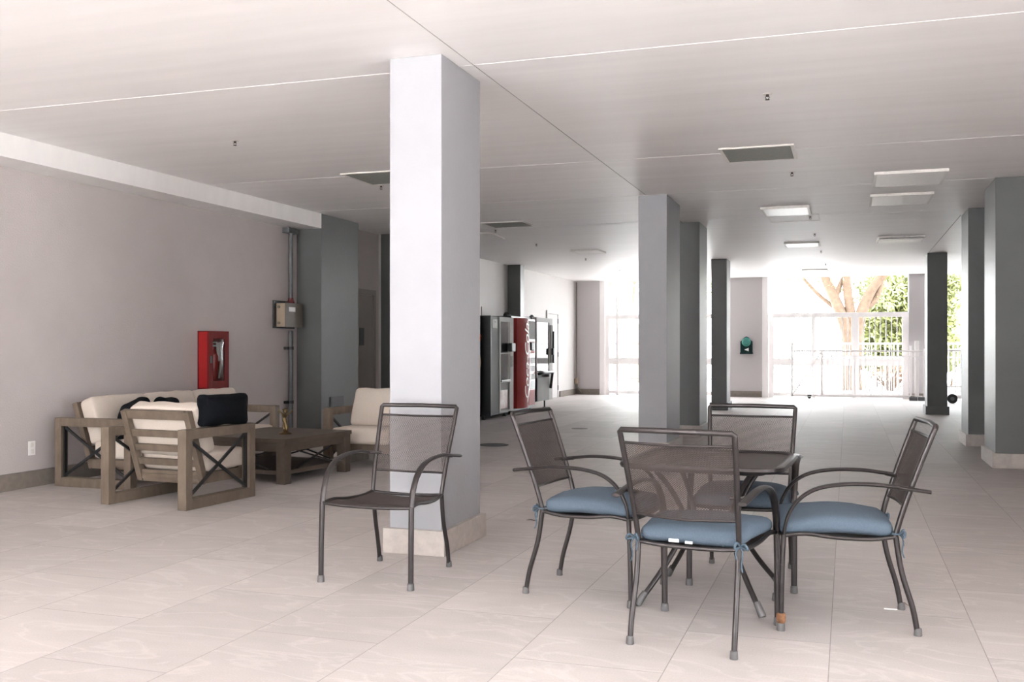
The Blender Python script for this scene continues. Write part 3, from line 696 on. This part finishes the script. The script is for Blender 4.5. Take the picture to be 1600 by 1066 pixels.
fin('pane', box(-.018, -.012, -a+.50, a-.22, .68, 1.75), 'glass', d)
fin('display_panel', box(-.02, -.014, -a+.50, a-.22, .14, .64), 'snackprint' if 'snackprint' in M else 'vmsteel', d)
M['snackprint'] = mat('printed snack panel', (.62, .60, .58), .35, nscale=5, col2=(.42, .16, .12))
fin('display_print', box(-.014, -.011, -a+.56, a-.30, .17, .50), 'snackprint', d)
fin('inner_back', box(-.095, -.085, -a+.46, a-.06, .68, 1.75), 'vmsilver', t)
for z in (.86, 1.02, 1.32, 1.48, 1.62):
    s_ = fin('shelf', box(-.085, -.03, -a+.50, a-.22, z, z+.012), 'vmsteel', t)
    for k in range(5):
        y = -a+.545+k*.105
        fin('snack_packet', box(-.075, -.045, y-.035, y+.035, z+.012, z+.012+.09, bev=.006), random.choice(['vmyellow', 'vmorange', 'white', 'vmblue', 'vmred', 'vmsilver']), s_)
M['fill_glow'] = mat('display lamp', (.9, .9, .9), .5, emit=((1, .97, .92), 5))  # glow added behind the glass to brighten the dark front
fin('fill_strip', box(-.075, -.045, -a+.51, a-.23, 1.70, 1.735), 'fill_glow', t); fin('fill_strip', box(-.084, -.07, a-.245, a-.225, .70, 1.69), 'fill_glow', t)
fin('lock_bar', box(.01, .09, a-.34, a-.12, 1.20, 1.36, bev=.02), 'black', t)
fin('coin_panel', box(.012, .022, a-.19, a-.08, .92, 1.12, bev=.003), 'vmsteel', t)
fin('delivery_flap', box(.006, .03, -a+.50, a-.26, .655, .69, bev=.004), 'vmblack', t)
fin('antenna', tube(bmesh.new(), [(-.35, -.15, 1.84), (-.35, -.15, 2.02)], .008, 6), 'vmsteel', t)
# red machine
t, a = vm('red drinks machine with a bulging front and vertical white script', 17.86, 19.08, -5.93, 1.88)
def bulge(y0, y1, z0, z1, amp, m, name, par, x=0):
    bm = bmesh.new(); g = [[bm.verts.new((x+amp*math.sin(PI*i/10)-.0, y0+(y1-y0)*i/10, z0+(z1-z0)*j/6)) for j in range(7)] for i in range(11)]
    g2 = [[bm.verts.new((-.10, y0+(y1-y0)*i/10, z0+(z1-z0)*j/6)) for j in range(7)] for i in range(11)]
    for i in range(10):
        for j in range(6):
            bm.faces.new((g[i][j], g[i+1][j], g[i+1][j+1], g[i][j+1])); bm.faces.new((g2[i][j], g2[i][j+1], g2[i+1][j+1], g2[i+1][j]))
    for i in range(10): bm.faces.new((g[i][0], g2[i][0], g2[i+1][0], g[i+1][0])); bm.faces.new((g[i][6], g[i+1][6], g2[i+1][6], g2[i][6]))
    for j in range(6): bm.faces.new((g[0][j], g[0][j+1], g2[0][j+1], g2[0][j])); bm.faces.new((g[10][j], g2[10][j], g2[10][j+1], g[10][j+1]))
    return fin(name, bm, m, par, smooth='auto')
fp = bulge(-a+.03, a-.50, .12, 1.84, .10, 'vmred', 'bulging_front', t)
sw = tube(bmesh.new(), [(.096, -.22, .22), (.100, -.16, .42), (.098, -.07, .70), (.085, -.04, 1.0), (.098, -.10, 1.3), (.100, -.20, 1.7)], [.03, .055, .06, .045, .03, .015], 8, sm=6, side=(0, 1, 0), flat=.12)
fin('ribbon_graphic', sw, 'vmpink', fp, smooth=True)
text_mesh('script_lettering', 'Coca-Cola', .34, 'vmpink', Matrix.Translation((.105, -.28, .98)) @ Matrix(((0, 0, 1, 0), (0, -1, 0, 0), (1, 0, 0, 0), (0, 0, 0, 1))) if 0 else Matrix.Translation((.105, -.26, 1.0)) @ Matrix(((0, 0, 1, 0), (0, -1, 0, 0), (1, 0, 0, 0), (0, 0, 0, 1))), fp, shear=.3)
bm = box(-.10, .0, a-.50, a-.03, .12, 1.84, bev=.006); cp = fin('control_panel', bm, 'vmdarkred', t)
fin('upper_panel', box(0, .01, a-.46, a-.07, 1.44, 1.80), 'vmsteel', cp)
fin('bottle_picture', box(0, .008, a-.44, a-.08, 1.16, 1.40, bev=.003), 'vmred', cp)
for (yy, zz, hh) in ((a-.36, 1.20, .12), (a-.24, 1.22, .14), (a-.15, 1.20, .10)): fin('bottle_graphic', box(.008, .011, yy-.025, yy+.025, zz, zz+hh, bev=.002), 'white', cp)
for r_ in range(3):
    for k in range(4):
        y = a-.41+k*.10; z = 1.02-r_*.16
        fin('selection_button', box(0, .015, y-.035, y+.035, z-.055, z+.055, bev=.005), 'white', cp)
fin('delivery_opening', box(0, .012, a-.42, a-.10, .46, .62, bev=.006), 'vmblack', cp)
fin('lower_panel', box(0, .008, a-.46, a-.06, .14, .44, bev=.003), 'vmred', cp)
fin('lock_bar', box(.01, .10, a-.56, a-.38, 1.22, 1.38, bev=.02), 'black', t)
bm = lathe(bmesh.new(), [(.07, 0), (.07, .03), (.04, .07), (.01, .08)], 12, (-.25, -a+.18, 1.88)); fin('beacon', bm, 'black', t)
# third: steel and glass machine on legs
t, a = vm('silver glass-fronted machine on legs, farthest of the row', 19.22, 20.36, -5.95, 1.90, legs=.16)
bm = bmesh.new()
for q in ((-a+.0, -a+.05, .18, 1.89), (a-.24, a, .18, 1.89), (-a+.05, a-.24, 1.80, 1.89), (-a+.05, a-.24, .72, .78)): B(bm, -.10, .0, *q, bev=.004)
d = fin('door_frame', bm, 'vmsilver', t)
fin('pane', box(-.02, -.014, -a+.05, a-.24, .78, 1.80), 'glass', d)
fin('inner_back', box(-.098, -.09, -a+.04, a-.2, .76, 1.82), 'vmsteel', t)
for z in (1.0, 1.25, 1.5): fin('shelf', box(-.09, -.03, -a+.05, a-.24, z, z+.015), 'vmsilver', t)
fin('divider', box(-.088, -.03, a-.46, a-.42, .78, 1.80), 'vmblack', t)
fin('kick_panel', box(-.10, -.0, -a+.0, a-.24, .18, .66, bev=.004), 'vmsteel', t)
fin('delivery_handle', tube(bmesh.new(), [(.02, -a+.06, .74), (.10, -a+.08, .76), (.12, 0, .77), (.10, a-.32, .76), (.06, a-.22, .70), (.02, a-.20, .42)], .03, 8, sm=5), 'vmblack', t, smooth=True)
fin('coin_panel', box(0, .02, a-.19, a-.04, .95, 1.75, bev=.004), 'vmsteel', t); fin('card_reader', box(.02, .07, a-.16, a-.06, 1.12, 1.26, bev=.01), 'black', t)
fin('door_handle', box(.01, .05, a-.05, a-.0, .95, 1.62, bev=.006), 'black', t)
bm = lathe(bmesh.new(), [(.05, 0), (.05, .03), (.02, .06)], 10, (-.3, .05, 1.90)); fin('beacon', bm, 'black', t)

# ------------------------------------------------------------------ teal wall box on the pier, corner pipe
t = thing('wall_telephone_hood', 'small teal arched box with a round dome, on the lilac end pier', 'wall box', (-2.46, YE, 1.13))
bm = bmesh.new(); pts = [(-.15, 0), (.15, 0), (.15, .30), (.10, .34), (.05, .41), (0, .43), (-.05, .41), (-.10, .34), (-.15, .30)]
fc = bm.faces.new([bm.verts.new((x, 0, z)) for x, z in pts]); r_ = bmesh.ops.extrude_face_region(bm, geom=[fc]); bmesh.ops.translate(bm, vec=(0, -.14, 0), verts=[v for v in r_['geom'] if isinstance(v, bmesh.types.BMVert)])
fin('housing', bm, 'tealdark', t)
fin('dome', tube(bmesh.new(), [(0, -.13, .29), (0, -.17, .29), (0, -.20, .29)], [.12, .105, .06], 24), 'teal', t, smooth='auto')
fin('dome_face', tube(bmesh.new(), [(0, -.199, .29), (0, -.205, .29)], .058, 20), 'tealmid' if 'tealmid' in M else 'teal', t)
bm = bmesh.new(); fc = bm.faces.new([bm.verts.new((x, -.142, z)) for x, z in ((-.05, .09), (.06, .05), (.06, .14))]); r_ = bmesh.ops.extrude_face_region(bm, geom=[fc]); bmesh.ops.translate(bm, vec=(0, -.006, 0), verts=[v for v in r_['geom'] if isinstance(v, bmesh.types.BMVert)])
fin('white_mark', bm, 'white', t)
fin('tray', box(-.16, .16, -.17, 0, -.02, .02, bev=.004), 'tealdark', t)
t = thing('corner_pipe', 'thin pipe with a small valve in the far left corner', 'pipe', (-6.98, YE-.08, 0))
fin('pipe', tube(bmesh.new(), [(0, 0, .34), (0, 0, 3.05)], .018, 8), 'boxcover', t); fin('valve', lathe(bmesh.new(), [(.04, .28), (.06, .30), (.06, .42), (.03, .45)], 10), 'boxtan', t)
fin('elbow', tube(bmesh.new(), [(0, 0, .3), (.01, 0, .2), (.08, .0, .12), (.12, .02, .05)], .03, 8, sm=4), 'boxcover', t)

# ------------------------------------------------------------------ end openings: white railing frames and sliding gate
def railing(label, x0, x1, y, posts, tops=2.04, top_h=.12, mid=(.82, 1.0), bars=0, xtra=(), low=.03):
    t = thing('railing', label, 'railing', (0, y, 0))
    fin('top_rail', box(x0, x1, -.04, .04, tops, tops+top_h, bev=.003), 'whitemetal', t)
    fin('mid_rail', box(x0, x1, -.03, .03, mid[0], mid[1], bev=.003), 'whitemetal', t)
    fin('bottom_rail', box(x0, x1, -.03, .03, low, low+.09, bev=.003), 'whitemetal', t)
    for (p, w_, zt_) in posts: fin('post', box(p-w_/2, p+w_/2, -.05, .05, 0, zt_, bev=.003), 'whitemetal', t)
    for z in xtra: fin('cross_rail', box(x0, x1, -.012, .012, z-.015, z+.015), 'whitemetal', t)
    if bars:
        bm = bmesh.new(); n = int((x1-x0)/bars)
        for k in range(1, n):
            x = x0+(x1-x0)*k/n; B(bm, x-.012, x+.012, -.012, .012, low+.08, tops)
        fin('pickets', bm, 'whitemetal', t)
    return t
railing('white frame with wide panes of bars filling the far left opening', -6.22, -3.0, YE+.15, [(-6.17, .10, 2.16), (-5.90, .075, H), (-4.4, .09, 2.16), (-3.05, .10, 2.16)], xtra=(.45, 1.38), bars=0)
railing('white picket railing with tall posts filling the middle opening before the tree', -1.93, 1.43, YE+.2, [(-1.86, .12, 2.16), (-.82, .08, 2.16), (.18, .16, 2.16), (1.36, .14, 2.16)], bars=.128)
railing('low white double railing further out beyond the middle opening', -1.6, 4.6, YE+1.9, [(-1.5, .06, 1.42), (1.5, .06, 1.42), (4.5, .06, 1.42)], tops=1.36, top_h=.04, mid=(1.0, 1.03), bars=.11)
railing('white railing in the opening beyond the right-hand columns', 1.84, 4.2, YE+.2, [(1.90, .08, 1.25), (3.2, .08, 1.25), (4.15, .08, 1.25)], tops=1.18, top_h=.05, mid=(.30, .34), bars=.13)
t = thing('sliding_gate', 'low white sliding gate with a diagonal brace and small wheel', 'gate', (0, YE-.35, 0))
gx0, gx1 = -1.31, 1.72
fin('top_rail', box(gx0, gx1, -.02, .02, 1.17, 1.21, bev=.002), 'whitemetal', t); fin('second_rail', box(-.59, gx1, -.012, .012, 1.05, 1.075), 'whitemetal', t)
fin('bottom_rail', box(gx0, gx1, -.025, .025, .05, .11, bev=.002), 'whitemetal', t)
fin('end_post', box(gx0-.03, gx0+.02, -.025, .025, .04, 1.40, bev=.002), 'whitemetal', t); fin('mid_post', box(-.62, -.57, -.025, .025, .1, 1.18, bev=.002), 'whitemetal', t)
fin('diagonal_brace', beam(bmesh.new(), (gx0+.02, 0, .11), (-.62, 0, 1.16), .03, .035, up=(0, 1, 0)), 'whitemetal', t)
bm = bmesh.new()
for k in range(1, 18): x = -.59+k*.127; B(bm, x-.01, x+.01, -.01, .01, .1, 1.06)
fin('pickets', bm, 'whitemetal', t)
for x in (-.90, 1.5):
    bm = tube(bmesh.new(), [(x, -.02, .045), (x, .02, .045)], .045, 16); B(bm, x-.05, x+.05, -.03, .03, .06, .10, bev=.004); fin('wheel', bm, 'black', t)
for x, w_, z in ((1.46, .05, 1.32), (1.60, .09, 1.44), (1.78, .06, 1.25)):
    fin('guide_post', box(x-w_/2, x+w_/2, .05, .12, 0, z, bev=.002), 'whitemetal', t)
for x in (1.50, 1.70): tag(fin('kerb_block', box(x-.09, x+.09, YE-.62, YE-.48, 0, .09, bev=.006), 'steel'), 'small grey block on the floor by the gate posts, %s' % ('the left one' if x < 1.6 else 'the right one'), 'block')
bm = tube(bmesh.new(), [(0, 0, .09), (0, .05, .09)], .10, 24); r2 = tube(bm, [(0, -.012, .09), (0, .06, .09)], .035, 14)
t = thing('guide_wheel', 'dark round wheel standing on the floor right of the far right dark column', 'wheel', (2.27, YE-1.6, .0))
fin('tyre', tube(bmesh.new(), [(0, 0, .11), (0, .05, .11)], .11, 24), 'vmblack', t, smooth='auto'); fin('hub', tube(bmesh.new(), [(0, -.012, .11), (0, .06, .11)], .045, 14), 'steel', t, smooth='auto'); bm.free()

# ------------------------------------------------------------------ outside: trees, hedge, white building
def leaves(bm, centres, n, size, seed=0):
    rd = random.Random(seed)
    for _ in range(n):
        c, r = rd.choice(centres); d = Vector((rd.gauss(0, 1), rd.gauss(0, 1), rd.gauss(0, 1))).normalized()*r*rd.random()**.4
        p = Vector(c)+Vector((d.x, d.y, d.z*.8)); s = size*(.6+.8*rd.random())
        u = Vector((rd.gauss(0, 1), rd.gauss(0, 1), rd.gauss(0, 1))).normalized(); v = u.orthogonal().normalized()*s*.45; u = u*s
        bm.faces.new([bm.verts.new(q) for q in (p-u, p+v, p+u, p-v)])
    return bm
t = thing('tree', 'pale multi-stemmed tree with leaning bare limbs beyond the middle railing', 'tree', (0.15, 31.5, 0))
bm = bmesh.new()
for pts, rr in (([(.0, 0, 0), (-.05, 0, .8), (-.1, 0, 1.6), (-.45, 0, 2.6), (-.85, .1, 3.6), (-1.1, .1, 5)], [.30, .25, .22, .16, .13, .09]),
                ([(.1, 0, .6), (.1, 0, 1.6), (.35, 0, 2.6), (.75, 0, 3.3), (1.4, -.1, 3.9), (2.2, -.1, 4.1)], [.2, .19, .16, .13, .11, .06]),
                ([(0, 0, 1.0), (-.02, 0, 2.0), (-.15, 0, 3.0), (-.2, 0, 4.2), (-.1, 0, 5.4)], [.2, .15, .13, .1, .06]),
                ([(.3, 0, 2.4), (.7, .1, 2.8), (.85, .1, 3.6), (1.0, .2, 4.6)], [.10, .09, .07, .04]),
                ([(-.5, 0, 2.7), (-.3, .1, 3.3), (.1, .2, 3.9), (.3, .2, 4.8)], [.09, .07, .06, .04]),
                ([(-.4, .1, 2.4), (-1.0, .2, 2.9), (-1.6, .2, 3.6)], [.08, .06, .04])):
    tube(bm, pts, rr, 10, sm=5)
fin('trunk', bm, 'bark', t, smooth=True)
fin('foliage', leaves(bmesh.new(), [((-.6, .3, 3.6), .9), ((.2, .6, 3.2), .8), ((.9, .6, 2.9), .7), ((-1.6, .2, 4.0), .9), ((0, .3, 4.8), 1.1), ((1.2, .3, 4.8), 1.0), ((-2.6, .6, 4.4), .9)], 1500, .075, 1), 'leaf2', t)
t = thing('hedge', 'dense green hedge right of the tree, seen through the railing', 'hedge', (2.1, 34.6, 0))
cs = [((x, y*.5, z), .55) for x in (-1.2, -.7, -.2, .3, .8) for z in (.9, 1.5, 2.1, 2.7, 3.2) for y in (-.5, .5)]+[((.5, 0, 3.9), .6), ((.9, 0, 4.3), .6), ((.1, 0, 3.6), .5), ((1.2, 0, 3.6), .7)]
fin('foliage', leaves(bmesh.new(), cs, 15000, .10, 2), 'leaf', t)
bm = bmesh.new()
for k in range(9): x = -1.2+k*.28; tube(bm, [(x, 0, 0), (x+.1*math.sin(k), .1, .7), (x+.15*math.cos(k*2), 0, 1.5)], [.05, .035, .02], 6, sm=3)
fin('stems', bm, 'bark', t, smooth=True)
t = thing('shrub', 'brown leggy shrub low behind the railing at the foot of the hedge', 'shrub', (1.15, 30.2, 0))
bm = bmesh.new(); rd = random.Random(5)
for k in range(16): an = rd.random()*2*PI; l = .5+.5*rd.random(); tube(bm, [(0, 0, 0), (.3*l*math.cos(an), .2*math.sin(an), .35*l), (.75*l*math.cos(an), .3*math.sin(an), .8*l)], [.04, .025, .012], 6, sm=3)
fin('stems', bm, 'bark', t, smooth=True); fin('foliage', leaves(bmesh.new(), [((0, 0, .6), .6), ((.4, 0, .5), .45)], 500, .06, 3), 'soil', t)
t = thing('tree', 'soft green tree beyond the far right columns', 'tree', (5.6, 37.0, 0))
fin('trunk', tube(bmesh.new(), [(0, 0, 0), (.1, 0, 1.6), (-.1, 0, 3.0), (.1, 0, 4.4)], [.2, .16, .12, .06], 8, sm=4), 'bark', t, smooth=True)
fin('foliage', leaves(bmesh.new(), [((-.9, 0, 2.3), .9), ((.2, 0, 2.2), .9), ((-.7, 0, 3.5), 1.1), ((.4, 0, 4.0), 1.2), ((-1.4, 0, 4.6), 1.0)], 3500, .09, 4), 'leaf2', t)
t = thing('tree', 'faint pale tree seen over the frame of the far left opening', 'tree', (-7.5, 36.5, 0))
fin('trunk', tube(bmesh.new(), [(0, 0, 0), (.1, 0, 1.6), (-.1, 0, 3.0), (.1, 0, 4.4)], [.16, .13, .10, .06], 8, sm=4), 'bark', t, smooth=True)
fin('foliage', leaves(bmesh.new(), [((-.9, 0, 3.6), .7), ((.6, 0, 3.7), .8), ((1.6, 0, 4.3), .8), ((-.2, 0, 4.6), 1.0), ((2.6, 0, 3.6), .6)], 1500, .08, 6), 'leaf2', t)
t = thing('building', 'bleached white building across the street, left of the tree', 'building', (-7.0, 46, 0))
fin('facade', box(-9, 7.0, 0, 6, 0, 9), 'bldg', t)
for x in (-6, -3.4, -.8, 1.8, 4.4):
    for z in (1.2, 4.3): fin('window', box(x-.35, x+.35, -.05, .02, z, z+1.4), 'bldgglass', t)
